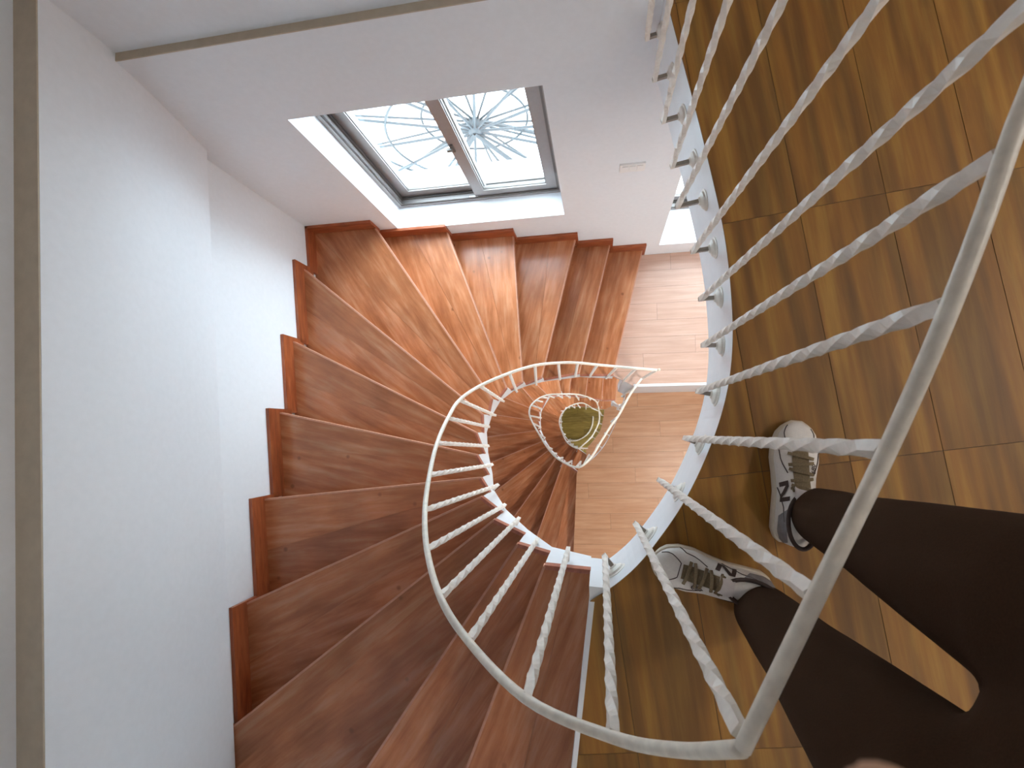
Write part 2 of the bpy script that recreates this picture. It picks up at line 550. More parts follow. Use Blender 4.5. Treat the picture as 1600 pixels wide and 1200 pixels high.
# guard edge of the lower floors
G1 = [plan(x, y, H0 + 20) for x, y in [(904, 732.5), (925, 719), (944.5, 698), (958, 671), (967, 650), (976, 624.5), (979, 612)]]
MN = [((901, 733), (896, 866)), ((874, 738), (843, 827)), ((867, 719), (810, 798)), ((855, 705), (780, 763)), ((846, 690), (771, 721)), ((836, 673), (757, 683)),
      ((827, 656), (774, 648)), ((827, 637), (790, 622)), ((833, 626), (815, 605)), ((854, 616), (838, 600)), ((877, 615), (874, 600)), ((889, 617), (893, 584)),
      ((915, 618), (919, 584)), ((940.5, 625), (943, 584))]
def well_hit(a, b):
    d = b - a
    best, bt = None, 1e9
    loop = WELL2
    for p, q in zip(loop, loop[1:]):
        e = q - p
        det = d.x * e.y - d.y * e.x
        if abs(det) < 1e-9: continue
        w = p - a
        t = (w.x * e.y - w.y * e.x) / det
        s = (w.x * d.y - w.y * d.x) / det
        if -0.02 <= s <= 1.02 and abs(t - 1) < bt:
            best, bt = a + d * t, abs(t - 1)
    return best if best is not None else b
TIPS2 = [((907.5, 721), 0.1), ((893.5, 720), 0.6), ((879.5, 715), 1.3), ((869.6, 708.5), 2.0), ((862.6, 701.5), 2.6), ((851.5, 684), 4.0), ((845, 667.7), 5.1), ((845.7, 653), 5.9),
         ((846.3, 638.5), 6.9), ((848, 628), 7.7), ((856, 622), 8.6), ((866, 621.6), 9.6), ((879, 622), 10.4), ((891, 622), 11.2), ((904.6, 625), 12.1), ((922.7, 625), 13.2), ((934, 630), 14.0)]
TIP_XY = [plan(*p, H0 + 20 + k + 0.62) for p, k in TIPS2]
WELL2 = [p + (p - Vector((-0.15, 0.0))).normalized() * 0.03 for p in TIP_XY]
G2E = [plan(x, y, H0 + 40.9) + Vector((0.035, -0.02)) for x, y in [(912, 699), (922, 688), (928.6, 679), (935, 670), (937, 658.6), (939.5, 648.5), (940.5, 638)]]
LINES2 = []
for k, (pa, pb) in enumerate(MN):
    a, b = plan(*pa, H0 + 20 + k), plan(*pb, H0 + 20 + k)
    ia = well_hit(b, a)
    if k == 0: ia = Vector((a.x, -0.415 * SC))
    LINES2.append((ia, wall_hit(a, b)))
_a, _b = plan(962, 625, H0 + 34), plan(965, 584, H0 + 34)
LINES2.append((_a, wall_hit(_a, _b)))

# ------------------------------------------------------------------ stairs
def riser_zone(k, base): return base + k

def make_flight(base, lines, label, detail, join=None):
    root = tag(empty('stair_flight', (0, 0, zz(base))), label, 'staircase')
    n = len(lines) - 1
    for k in range(1, n + 1):
        (ia, oa), (ib, ob) = lines[k - 1], lines[k]
        h = base + k
        zt = zz(h)
        # back edge runs 25 mm under the nosing above
        back = ((ia - ib).normalized() + (oa - ob).normalized()) * 0.5
        ia2 = ia + (ia - ib).normalized() * 0.022
        oa2 = oa + (oa - ob).normalized() * 0.022
        side_a = 'L' if abs(oa.dot(NL) - DL) < 2e-3 else ('B' if abs(oa.dot(NB) - DB) < 2e-3 else 'F')
        side_b = 'L' if abs(ob.dot(NL) - DL) < 2e-3 else ('B' if abs(ob.dot(NB) - DB) < 2e-3 else 'F')
        mid = []
        if (side_a, side_b) == ('L', 'B'): mid = [CORNER]
        if (side_a, side_b) == ('F', 'L'): mid = [meet(NL, DL, Vector((0, -1)), -YW)]
        poly = [ib, ia2, oa2] + mid + [ob]
        along = (ob - ib).normalized()
        tr = plank('tread', poly, zt - 0.034, zt - 0.004, along, 'tread', root)
        # two boards on each tread, cut along the middle
        f = 0.52 if k % 3 else 0.40
        mi, mo = ib.lerp(ia2, f), ob.lerp(oa2, f)
        if mid:
            mo = mid[0] if k == 9 else ob.lerp(mid[0], 0.6)
        gapv = Vector((-along.y, along.x)) * 0.0009
        sgn = 1 if gapv.dot(ia - ib) > 0 else -1
        gapv = gapv * sgn
        if detail:
            if mid and mo != mid[0]:
                front = [ib, mi - gapv, mo, ob]
                rear = [mi + gapv, ia2, oa2] + mid + [mo]
            elif mid:
                front = [ib, mi - gapv, mo - gapv, ob]
                rear = [mi + gapv, ia2, oa2, mo + gapv * 0]
            else:
                front = [ib, mi - gapv, mo - gapv, ob]
                rear = [mi + gapv, ia2, oa2, mo + gapv]
            plank('plank', front, zt - 0.004, zt, along, 'tread', tr_fix(tr))
            plank('plank', rear, zt - 0.004, zt, along, 'tread', tr_fix(tr))
            # worn pale strip on the nosing and reddish band on the inner end
            inw = (ia - ib).normalized()
            pn = [ib, ib + inw * 0.004, ob + (oa - ob).normalized() * 0.004, ob]
            dn = Vector((0, 0, 0))
            nrm = -gapv.normalized()
            outw = [ib + nrm * 0.003, ib + inw * 0.0045, ob + (-nrm) * 0.0045, ob + nrm * 0.003]
            plank('nosing_strip', outw, zt - 0.034, zt + 0.0012, along, 'nosing', tr_fix(tr))
            ex_ = (ib - ob).normalized()
            plank('end_band', [ib + ex_ * 0.004, ia + ex_ * 0.004, ia - ex_ * 0.009, ib - ex_ * 0.009], zt - 0.034, zt + 0.0008, ia - ib, 'endband', tr_fix(tr))
        # riser under this nosing
        inw = Vector((-along.y, along.x))
        if inw.dot(ia - ib) < 0: inw = -inw
        r0, r1 = ib + inw * 0.02 + along * 0.012, ob + inw * 0.02
        plank('riser', [r0, r1, r1 + inw * 0.012, r0 + inw * 0.012], zz(h + 1) - 0.004, zt - 0.034, along, 'tread', root)
        # skirting along the wall
        th = 0.016
        sk_h = 0.085
        def skirt(p, q, nrm, low=0.0):
            d = (q - p).normalized()
            a = math.atan2(d.y, d.x)
            L = (q - p).length
            mb = MB().box(-L / 2, L / 2, -th / 2, th / 2, -0.05 - low, sk_h)
            ob_ = mb.build('skirting_board', 'skirt')
            c = (p + q) * 0.5 - nrm * (th / 2)
            ob_.location = (c.x, c.y, zt)
            ob_.rotation_euler = (0, 0, a)
            put(ob_, root)
        run = ((oa, ob, NL) if side_a == side_b == 'L' else (oa, ob, NB) if side_a == side_b == 'B' else None)
        if run:
            d = (run[1] - run[0]).normalized()
            skirt(run[0] + d * 0.0, run[1] + d * 0.016, run[2], 0.05)
        elif (side_a, side_b) == ('L', 'B'):
            skirt(oa, CORNER, NL)
            skirt(CORNER, ob + TB * 0.016, NB)
        elif (side_a, side_b) == ('F', 'L'):
            skirt(mid[0], ob + (-TL) * 0.016, NL)
    # white stringer on the well side: sawtooth top, sloping underside
    pts = [l[0] for l in lines]
    out = []
    for k in range(1, n + 1):
        a, b = pts[k - 1], pts[k]
        out.append((a, b, base + k))
    mb = MB()
    for i, (a, b, h) in enumerate(out):
        d = (b - a).normalized()
        inn = Vector((-d.y, d.x))
        # direction into the stair (away from the well centre)
        if inn.dot((a + b) * 0.5 - Vector((-0.17, 0.0))) < 0: inn = -inn
        h0, h1 = h - 1 + (2.05 if i == 0 and join else 1.55), h + 1.55
        t = 0.05
        v = []
        for p, hb in ((a, h0), (b, h1)):
            for w in (0.0, t):
                v.append((*(p + inn * w), zz(h) - 0.034))
                v.append((*(p + inn * w), zz(hb) - 0.02))
        f = [(0, 1, 5, 4), (2, 6, 7, 3), (0, 4, 6, 2), (1, 3, 7, 5), (0, 2, 3, 1), (4, 5, 7, 6)]
        mb.add(v, f)
    if join:
        mb.prism([pts[0]] + join, zz(base + 2.05), zz(base) - 0.007)
    mb.build('stringer', 'fascia', root)
    return root

def tr_fix(t): return t

def put_local(o, parent):
    """parent a board to a rotated board without moving it"""
    pm = Matrix.Translation(world_loc(parent)) @ Matrix.Rotation(parent.rotation_euler.z, 4, 'Z')
    om = Matrix.Translation(Vector(o.location)) @ Matrix.Rotation(o.rotation_euler.z, 4, 'Z')
    m = pm.inverted() @ om
    o.parent = parent
    o.location = m.translation
    o.rotation_euler = (0, 0, o.rotation_euler.z - parent.rotation_euler.z)

_put = put
def put(o, parent):
    if abs(parent.rotation_euler.z) > 1e-9:
        put_local(o, parent)
    else:
        _put(o, parent)

make_flight(H0, LINES1, 'uppermost flight of red-brown winding steps below the left wall and window', True, list(reversed([p for p in F0_C[:9] if p.y < -0.355])))
make_flight(H0 + 20, LINES2, 'second flight of dark brown winding steps, one storey down inside the well', True)
make_flight(H0 + 40, LINES2, 'third flight of dim winding steps deep in the well', False)

# ---- landings and lower floors
lc_a, lc_b = plan(956, 586, LAND_H[0]), plan(990, 603, LAND_H[0])
XL = 1.75
land_names = ['bright pale landing under the low window, right of the last upper step', 'brown landing one storey below the bright one, seen inside the railing',
              'dim landing deep in the well', 'lowest landing near the ground floor']
floor_names = ['pale orange-brown floor one storey below the feet, beyond the curved white edge', 'brown floor two storeys down beside the inner railing',
               'dim floor three storeys down in the well']
m0a, m0end = LINES2[0]
for s in range(3):
    h = LAND_H[s]
    a14, o14 = LINES1[14] if s == 0 else LINES2[14]
    bk = b_org + TB * ub(XL)
    fe = lambda X: Vector((X, lc_b.y + 0.012 * (X - lc_b.x)))
    poly = [a14 + Vector((-0.02, 0))] + ([lc_a] if s == 0 else []) + [lc_b, fe(XL), bk, o14 + TB * -0.02]
    o = MB().prism(poly, zz(h) - 0.05, zz(h) - 0.006).build('floor', 'fascia')
    tag(o, land_names[s], 'landing', kind='structure')
    lay(o, poly, zz(h), 0.006, (1, 0.012), (0.3, 0.4), 0.95, 0.118, 0.0006 if s == 0 else 0.001, 'pink_board' if s == 0 else 'pale_board' if s == 1 else 'olive_board', 'board', 0.37)
    MB().prism(poly, zz(h) - 0.0058, zz(h) - 0.0012).build('joint_bed', 'grout', o)
    # white wall under the landing front, down to the floor below
    lc_m = lc_a.lerp(lc_b, 0.5)
    wl = [lc_m, lc_b, fe(XL), fe(XL) + Vector((0, 0.1)), lc_m + Vector((0, 0.06))]
    o = MB().prism(wl, zz(FLOOR_H[s + 1]) - 0.02 if s == 2 else zz(FLOOR_H[s + 1]) - 0.3, zz(h) - 0.05).build('wall_landing', 'fascia')
    tag(o, ['white upright face below the edge of the bright landing', 'white face below the second landing', 'white face below the third landing', 'white face below the lowest landing'][s], 'wall', kind='structure')
    # lip along the landing edge
    lip = [lc_b + Vector((0, -0.006)), fe(XL) + Vector((0, -0.006)), fe(XL) + Vector((0, 0.012)), lc_b + Vector((0, 0.012))]
    o = MB().prism(lip, zz(h) - 0.03, zz(h) + 0.003).build('trim_%d' % (5 + s), 'fascia')
    tag(o, ['thin white lip along the front edge of the bright landing', 'white lip on the second landing', 'white lip on the third landing', 'white lip on the lowest landing'][s], 'trim', kind='structure')
    if s == 2: break
    # the floor of that storey
    hf = FLOOR_H[s + 1]
    g = smooth_line(G1 if s == 0 else G2E, 2)
    poly = [m0end, m0a, g[0]] + g[1:] + [lc_b + Vector((0.0, 0.05)), Vector((XR, lc_b.y + 0.05)), Vector((XR, YF)), Vector((-0.12, YF)), Vector((-0.12, YW))]
    o = MB().prism(poly, zz(hf + 1.95), zz(hf) - 0.006).build('floor', 'fascia')
    tag(o, floor_names[s], 'floor', kind='structure')
    lay(o, poly, zz(hf), 0.006, (1, 0.03), (0.1, -0.2), 0.95, 0.125, 0.0006, 'pale_board' if s == 0 else 'pale_board' if s == 1 else 'olive_board', 'board', 0.41)
    MB().prism(poly, zz(hf) - 0.0058, zz(hf) - 0.0012).build('joint_bed', 'grout', o)
# ground floor of the well
poly = [Vector((-2.0, YW)), Vector((-0.12, YW)), Vector((-0.12, YF)), Vector((XR, YF)), b_org + TB * ub(XR), CORNER]
o = MB().prism(poly, ZBOT, zz(FLOOR_H[3]) - 0.006).build('floor', 'grout')
tag(o, 'olive-brown ground floor at the very bottom of the well', 'floor', kind='structure')
lay(o, poly, zz(FLOOR_H[3]), 0.006, (1, 0.05), (0.0, 0.0), 1.1, 0.16, 0.0012, 'olive_board', 'board', 0.3)

# ------------------------------------------------------------------ railings
SQ = 0.0062
SQS = [(-SQ, -SQ), (SQ, -SQ), (SQ, SQ), (-SQ, SQ)]
def nearest(p, line):
    best, bd = None, 1e9
    for a, b in zip(line, line[1:]):
        e = b - a
        if e.length < 1e-9: continue
        t = max(0, min(1, (p - a).dot(e) / e.dot(e)))
        q = a + e * t
        if (q - p).length < bd:
            best, bd = q, (q - p).length
    return best

def solve_top(tip_xy, px, h_prefer=None):
    """depth at which the sight line to px comes closest to standing above tip_xy"""
    d = plan(px[0], px[1], 1.0)
    h = d.dot(tip_xy) / d.dot(d)
    return h

def baluster(root, tip, top, edge, rosette, scale=1.0, steps=72):
    tip, top = Vector(tip), Vector(top)
    L = (top - tip).length
    path, tw = [], []
    for i in range(steps + 1):
        t = i / steps
        path.append(tip.lerp(top, t))
        u = min(max((t - 0.05) / 0.92, 0), 1)
        tw.append(-u * 2 * math.pi * 0.92 * L / 0.25)
    sq = [(a * scale, b * scale) for a, b in SQS]
    q = nearest(tip.xy, edge)
    d = (q - tip.xy)
    dv = Vector((d.x, d.y, 0))
    o = MB().sweep(path, sq, tw, up=(dv.x + 1e-4, dv.y, 0)).build('baluster', 'iron', root)
    if d.length > 0.008:
        e = Vector((q.x, q.y, tip.z))
        dn = (e - tip).normalized()
        b_ = 0.0055 * scale
        MB().sweep([tip - dn * SQ + Vector((0, 0, SQ)), e + dn * 0.004 + Vector((0, 0, SQ))], [(-b_, -b_), (b_, -b_), (b_, b_), (-b_, b_)]).build('bracket', 'iron' if not rosette else 'stub', o)
        if rosette:
            prof = [(0.031, 0.0), (0.031, 0.003), (0.026, 0.005), (0.024, 0.010), (0.012, 0.016), (0.010, 0.020)]
            k = 22
            up = Vector((0, 0, 1)); sd = dn.cross(up)
            rings = []
            for r, x in prof:
                rings.append([e + Vector((0, 0, SQ)) - dn * (x - 0.001) + (up * math.cos(2 * math.pi * i / k) + sd * math.sin(2 * math.pi * i / k)) * r for i in range(k)])
            MB().loft(rings).build('rosette', 'iron', o, smooth=False)
    return o

def rail_tube(root, pts, r, name='handrail', n=3):
    K = [Vector(p) for p in pts]
    P = []
    for i in range(len(K) - 1):
        p0, p1, p2, p3 = K[max(i - 1, 0)], K[i], K[i + 1], K[min(i + 2, len(K) - 1)]
        for q in range(6):
            t = q / 6
            P.append(0.5 * ((2 * p1) + (p2 - p0) * t + (2 * p0 - 5 * p1 + 4 * p2 - p3) * t * t + (3 * p1 - p0 - 3 * p2 + p3) * t ** 3))
    P.append(K[-1])
    return MB().tube(P, r, 12).build(name, 'rail', root, smooth=True)

def v3(xy, h): return Vector((xy[0], xy[1], zz(h)))

# --- upper railing: guard of the upper floor and the first flight
rl1 = tag(empty('stair_railing', (0, 0, 0)), 'large cream iron railing with twisted bars in front of the shoes', 'railing')
RH = 3.02
guard = [((1070, 685), (1387, 703), 3.15), ((1090, 612), (1487, 473), 2.97), ((1098, 540), (1573, 236), 2.9), ((1094, 468), (1652, -34), 2.80)]
tops = []
def add_guard(tip_px, top_px, h, hs=0.8):
    txy = plan(*tip_px, H0 + hs)
    T = v3(plan(*top_px, h), h)
    baluster(rl1, v3(txy, H0 + hs), T - Vector((0, 0, 0.004)), F0_C, True)
    return T
up_list = []
for a, b, h in guard:
    up_list.append(add_guard(a, b, h))
# bars higher up the picture: straight bars whose heads lie outside the frame
for tip_px, thru in [((1082, 394), (1374, 0)), ((1058, 324), (1223, 0)), ((1050, 261), (1138, 0)), ((1036, 191), (1083, 0)), ((1022.5, 126), (1047, 0)), ((1011, 61), (1019, 0))]:
    txy = plan(*tip_px, H0 + 0.8)
    best = None
    for i in range(0, 400):
        t = 1.0 + i * 0.02
        p = (tip_px[0] + (thru[0] - tip_px[0]) * t, tip_px[1] + (thru[1] - tip_px[1]) * t)
        if p[1] < -2600: break
        xy = plan(*p, RH)
        d = (xy - txy).length
        if best is None or d < best[0]: best = (d, xy)
    T = v3(best[1], RH)
    baluster(rl1, v3(txy, H0 + 0.8), T - Vector((0, 0, 0.004)), F0_C, True)
    up_list.append(T)
dn_list = []
for tip_px, top_px, h in [((1030, 750), (1275, 932), 3.07), ((993, 818), (1160, 1150), 3.24), ((945, 868), (958, 1152), 4.28)]:
    dn_list.append(add_guard(tip_px, top_px, h))
corner_top = v3(plan(1160, 1170, 3.2), 3.2)
end_top = up_list[-1] + Vector((-0.02, 0.12, 0))
rail_up = [corner_top, dn_list[0]] + up_list + [end_top]
rail_tube(rl1, rail_up, 0.0072, n=2)
# flight part
ST = [(1, (822, 1092), (888, 857)), (2, (732, 1002), (840, 842)), (3, (688, 933), (811, 810)), (4, (667, 858), (789, 789)), (5, (664, 797), (778, 758)),
      (6, (671, 742), (769, 726)), (7, (683, 692), (763, 697)), (8, (700, 653), (764, 667)), (9, (718, 625), (774, 649)), (10, (750, 603), (787, 627)),
      (11, (796, 583), (807.5, 612)), (12, (836, 571), (838, 601)), (13, (872.5, 567), (875, 593)), (13.2, (902.5, 567), (899, 588.5)), (14, (933.5, 570), (921, 589)),
      (14.6, (964.5, 573), (947, 591)), (15, (994, 575.5), (973, 596)), (15, (1026, 578), (1001, 593.5))]
heads = [dn_list[2]]
for k, top_px, tip_px in ST:
    hb = H0 + k + 0.62
    txy = plan(*tip_px, hb)
    h = solve_top(txy, top_px)
    lo, hi = H0 + k - 5.75, H0 + k - 4.6
    h = min(max(h, lo), hi)
    T = v3(plan(*top_px, h), h)
    baluster(rl1, v3(txy, hb), T - Vector((0, 0, 0.003)), WELL if k < 15 else [lc_a, lc_b], False, steps=66)
    heads.append(T)
path = [corner_top, v3(plan(1060, 1172, 3.75), 3.75)] + heads
path.append(v3(plan(1030, 577.5, LAND_H[0] - 5.4), LAND_H[0] - 5.4))
rail_tube(rl1, path, 0.0072, n=2)

# --- lower railings, the same pattern at each storey
def lower_railing(base, label, gpx, fpx, scale, gedge, post=None, bars=True):
    root = tag(empty('stair_railing', (0, 0, zz(base))), label, 'railing')
    gh = base - 5.6
    gp = [v3(plan(*p, gh), gh) for p in gpx]
    edge = smooth_line(gedge, 2)
    fl = []
    for (p, k) in fpx:
        h = base + k - 5.4
        fl.append(v3(plan(*p, h), h))
    rail_tube(root, gp + fl, 0.0075 * scale, n=2)
    # evenly spaced bars along guard and flight
    full = gp
    acc = 0.0
    def along(pts, step, start):
        out, d = [], start
        for i, (a, b) in enumerate(zip(pts, pts[1:])):
            L = (b - a).length
            while d <= L:
                out.append((i + d / L, a.lerp(b, d / L)))
                d += step
            d -= L
        return out
    for t, p in along(gp, 0.13, 0.05):
        q = nearest(p.xy, edge)
        c = Vector((-0.17, 0.0)) - q
        tipxy = q + c.normalized() * 0.045
        baluster(root, Vector((*tipxy, zz(base + 0.9))), p, edge, False, scale, 40)
    dense = []
    for i in range(len(fl) - 1):
        for q in range(8):
            t = q / 8
            dense.append((fl[i].lerp(fl[i + 1], t), fpx[i][1] + (fpx[i + 1][1] - fpx[i][1]) * t))
    for (tp, k), xy in zip(TIPS2, TIP_XY) if bars else ():
        near = [d for d in dense if abs(d[1] - k) < 1.6]
        if not near: continue
        head = min(near, key=lambda d: (d[0].xy - xy).length)[0]
        baluster(root, Vector((*xy, zz(base + k + 0.62))), head, WELL2, False, scale, 40)
    if post:
        xy, hb, ht = post
        MB().tube([v3(xy, hb), v3(xy, ht)], 0.007 * scale, 8).build('post', 'rail', root, smooth=True)
    return root
F2 = [((900.5, 730), 0.2), ((890, 727), 0.8), ((873.7, 718), 1.7), ((864, 709.7), 2.4), ((853.8, 697), 3.3), ((841, 676), 4.6), ((830.5, 657), 5.7), ((827, 645.5), 6.4), ((829, 635), 7.1),
      ((835, 628), 7.8), ((843, 622), 8.5), ((855, 617.5), 9.2), ((869, 616), 10), ((883, 615.8), 10.8), ((892, 615.8), 11.3), ((906, 617), 12.2), ((921.5, 621.6), 13.2), ((931, 627), 14), ((934.5, 634), 15)]
G2 = [(1003, 591.5), (985, 616), (967, 648.5), (955, 665), (937, 693.5), (925, 713), (911, 727)]
lower_railing(H0 + 20, 'smaller cream railing loop around the well one storey down', G2, F2, 1.0, G1)
F3 = [((903, 700.5), 0.2), ((890, 694.5), 1.2), ((883, 686), 2.6), ((877, 672), 4.6), ((874, 659.5), 6.0), ((876, 650), 7.2), ((880.7, 642.6), 8.2), ((890, 635), 9.6), ((901.7, 630.5), 11), ((911, 630), 12.3), ((920, 634), 13.6), ((925.6, 638.5), 15)]
G3 = [(935, 635), (936.7, 652.5), (933.8, 665), (925, 681.7), (913, 693.5)]
lower_railing(H0 + 40, 'third, small cream railing loop two storeys down', G3, F3, 1.15, G2E)
G4 = [(926.5, 650), (925, 664), (920, 675), (912.5, 682.5), (902.7, 688), (893, 689), (886, 687)]
root = tag(empty('stair_railing', (0, 0, zz(FLOOR_H[3]))), 'innermost tiny cream railing on the ground floor at the bottom of the well', 'railing')
gh = FLOOR_H[3] - 5.6
gp = [v3(plan(*p, gh), gh) for p in G4]
rail_tube(root, gp, 0.009)
rail_tube(root, [Vector((p.x, p.y, zz(FLOOR_H[3]) + 0.06)) for p in gp], 0.009, 'bottom_rail')
for i in range(len(gp) - 1):
    for q in (0.25, 0.75):
        p = gp[i].lerp(gp[i + 1], q)
        MB().sweep([Vector((p.x, p.y, zz(FLOOR_H[3]))), p], [(-.007, -.007), (.007, -.007), (.007, .007), (-.007, .007)]).build('baluster', 'iron', root)

# ------------------------------------------------------------------ windows
def ribbon(mb, u0, u1, h0, h1, w, y0, y1):
    """rectangular frame in the back-wall axes: u along, h depth, y out of the wall"""
    z0, z1 = zz(h1), zz(h0)
    def bx(a, b, c, d):
        p = [b_org + TB * a + NB * y0, b_org + TB * b + NB * y0, b_org + TB * b + NB * y1, b_org + TB * a + NB * y1]
        mb.prism(p, c, d)
    bx(u0, u0 + w, z0, z1); bx(u1 - w, u1, z0, z1)
    bx(u0 + w, u1 - w, z0, z0 + w); bx(u0 + w, u1 - w, z1 - w, z1)
    return mb
def ubx(mb, a, b, c, d, y0, y1):
    p = [b_org + TB * a + NB * y0, b_org + TB * b + NB * y0, b_org + TB * b + NB * y1, b_org + TB * a + NB * y1]
    return mb.prism(p, c, d)

def sliding_window(idx, X0, X1, h0, h1, label, dy=0.0):
    w = tag(empty('window_%d' % idx, (*(b_org + TB * ub((X0 + X1) / 2)), zz(h1))), label, 'window', kind='structure')
    u0, u1 = ub(X0), ub(X1)
    z0, z1 = zz(h1), zz(h0)
    ribbon(MB(), u0 + 0.0005, u1 - 0.0005, h0 + 0.003, h1 - 0.003, 0.022, 0.135 + dy, 0.235 + dy).build('outer_frame', 'alu', w)
    t = MB()
    for y in (0.139 + dy, 0.172 + dy, 0.182 + dy, 0.214 + dy):
        ribbon(t, u0 + 0.022, u1 - 0.022, h0 + 0.15, h1 - 0.15, 0.012, y, y + 0.004)
    t.build('track', 'alu_dark', w)
    um = (u0 + u1) / 2 + 0.02
    for j, (a, b, y) in enumerate(((u0 + 0.030, um + 0.03, 0.187 + dy), (um - 0.034, u1 - 0.030, 0.146 + dy))):
        s = ribbon(MB(), a, b, h0 + 0.2, h1 - 0.2, 0.060, y, y + 0.026).build('sash', 'alu', w)
        ubx(MB(), a + 0.058, b - 0.058, zz(h1 - 0.2) + 0.058, zz(h0 + 0.2) - 0.058, y + 0.012, y + 0.016).build('pane', 'glass', s)
        ribbon(MB(), a + 0.060, b - 0.060, h0 + 0.2 + 0.060 / RISE, h1 - 0.2 - 0.060 / RISE, 0.004, y + 0.008, y + 0.020).build('gasket', 'alu_dark', s)
    zm = (z0 + z1) / 2
    l = ubx(MB(), um - 0.028, um - 0.012, zm - 0.035, zm + 0.025, 0.138 + dy, 0.147 + dy)
    ubx(l, um - 0.046, um - 0.020, zm - 0.01, zm + 0.008, 0.126 + dy, 0.138 + dy)
    l.build('latch', 'alu_dark', w)
    ubx(MB(), um - 0.07, um - 0.02, z0 + 0.027, z0 + 0.034, 0.140 + dy, 0.150 + dy).build('latch', 'plastic', w)
    return w
n_ = 1
wl_lab = ['two-pane sliding window in a taupe metal frame above the stairs', 'unseen stair window one storey down, added to let daylight in', 'unseen stair window two storeys down, added to let daylight in', 'unseen lowest stair window, added to let daylight in']
ll_lab = ['low bright window at the back of the landing, half hidden by the curved floor edge', 'low landing window one storey down', 'low landing window two storeys down', 'lowest landing window']
for s in range(3):  # lower stair windows are unseen openings added to daylight the lower flights
    sliding_window(n_, WIN[0], WIN[1], WIN[2] + 20 * s, WIN[3] + 20 * s, wl_lab[s]); n_ += 1
    sliding_window(n_, LWIN[0], LWIN[1], LWIN[2] + 20 * s, LWIN[3] + 20 * s, ll_lab[s], 0.10); n_ += 1
# portals guide the sampling of daylight through the openings
for s in range(3):
    for (X0, X1, h0, h1) in (WIN, LWIN):
        ld = bpy.data.lights.new('window_portal', 'AREA')
        ld.shape = 'RECTANGLE'
        ld.size = X1 - X0
        ld.size_y = (h1 - h0) * RISE
        ld.cycles.is_portal = True
        lo = bpy.data.objects.new('window_portal', ld)
        C.objects.link(lo)
        c = b_org + TB * ub((X0 + X1) / 2) + NB * 0.35
        lo.location = (c.x, c.y, zz((h0 + h1) / 2 + 20 * s))
        lo.rotation_euler = Vector((-NB.x, -NB.y, 0)).to_track_quat('-Z', 'Z').to_euler()

# switch plate on the back wall
c = plan(988, 260, 15.71)
sw = tag(empty('wall_switch', (c.x, c.y, zz(15.71))), 'small white switch plate on the wall right of the window', 'switch')
u = (Vector(c) - b_org).dot(TB)
ubx(MB(), u - 0.058, u + 0.058, zz(15.71) - 0.035, zz(15.71) + 0.035, -0.009, 0.0).build('plate', 'plastic', sw)
for i in (-1, 0, 1):
    ubx(MB(), u + i * 0.034 - 0.013, u + i * 0.034 + 0.013, zz(15.71) - 0.022, zz(15.71) + 0.022, -0.013, -0.009).build('rocker', 'plastic', sw)

# ------------------------------------------------------------------ unseen ceiling lamps, most of them added as fill light
def lamp(loc, power, label, size=0.34, col=(1.0, 0.94, 0.86)):
    r = tag(empty('unseen_ceiling_lamp', loc), label, 'lamp')
    k = 28
    def ring(rad, z): return [Vector((loc[0] + rad * math.cos(2 * math.pi * i / k), loc[1] + rad * math.sin(2 * math.pi * i / k), loc[2] + z)) for i in range(k)]
    MB().loft([ring(size / 2, 0), ring(size / 2, -0.03), ring(size / 2 - 0.015, -0.035)]).build('housing', 'plastic', r, True)
    MB().loft([ring(size / 2 - 0.02, -0.036), ring(size / 2 - 0.03, -0.05), ring(size / 2 - 0.09, -0.06)]).build('diffuser', 'diffuser', r, True)
    ld = bpy.data.lights.new('lamp_light', 'AREA')
    ld.shape = 'DISK'
    ld.size = size
    ld.energy = power
    ld.color = col
    lo = bpy.data.objects.new('lamp_light', ld)
    C.objects.link(lo)
    lo.location = (loc[0], loc[1], loc[2] - 0.065)
    put(lo, r)
lamp((2.65, 0.35, ZTOP), LAMP_UP, 'round ceiling lamp above the far side of the upper floor')
lamp((1.9, -1.9, ZTOP), LAMP_UP * 0.55, 'unseen round fill lamp added on the ceiling behind the standing person')  # added to brighten the near floor and the white walls
for s in range(3):  # unseen lamps added under each slab to brighten the lower storeys
    lamp((1.05, -0.55, zz(SLAB_B + 20 * s)), LAMP_LOW, ['unseen round fill lamp added under the upper floor', 'unseen fill lamp added one storey down', 'unseen fill lamp added two storeys down', 'unseen fill lamp added over the ground floor'][s])

# ------------------------------------------------------------------ outside: big wheel and ground
gz = ZBOT - 1.0
o = MB().box(-60, 60, 2.2, 90, gz - 0.3, gz).build('ground', 'ground')
tag(o, 'bright pale ground outside the window', 'ground', kind='structure')
hub = plan(742, 198, 1.0)
hh = 6.2 / hub.dot(NB)
hubp = plan(742, 198, hh)
HZ = zz(hh)
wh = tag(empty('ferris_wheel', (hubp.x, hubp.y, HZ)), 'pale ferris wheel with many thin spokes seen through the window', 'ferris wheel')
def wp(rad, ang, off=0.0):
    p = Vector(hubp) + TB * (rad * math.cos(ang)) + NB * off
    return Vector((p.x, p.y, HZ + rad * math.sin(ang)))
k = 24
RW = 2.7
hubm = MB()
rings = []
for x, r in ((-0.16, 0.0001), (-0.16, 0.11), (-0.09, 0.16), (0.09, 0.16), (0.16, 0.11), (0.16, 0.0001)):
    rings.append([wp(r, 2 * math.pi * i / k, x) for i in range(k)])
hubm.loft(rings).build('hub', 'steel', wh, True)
nsp = 14
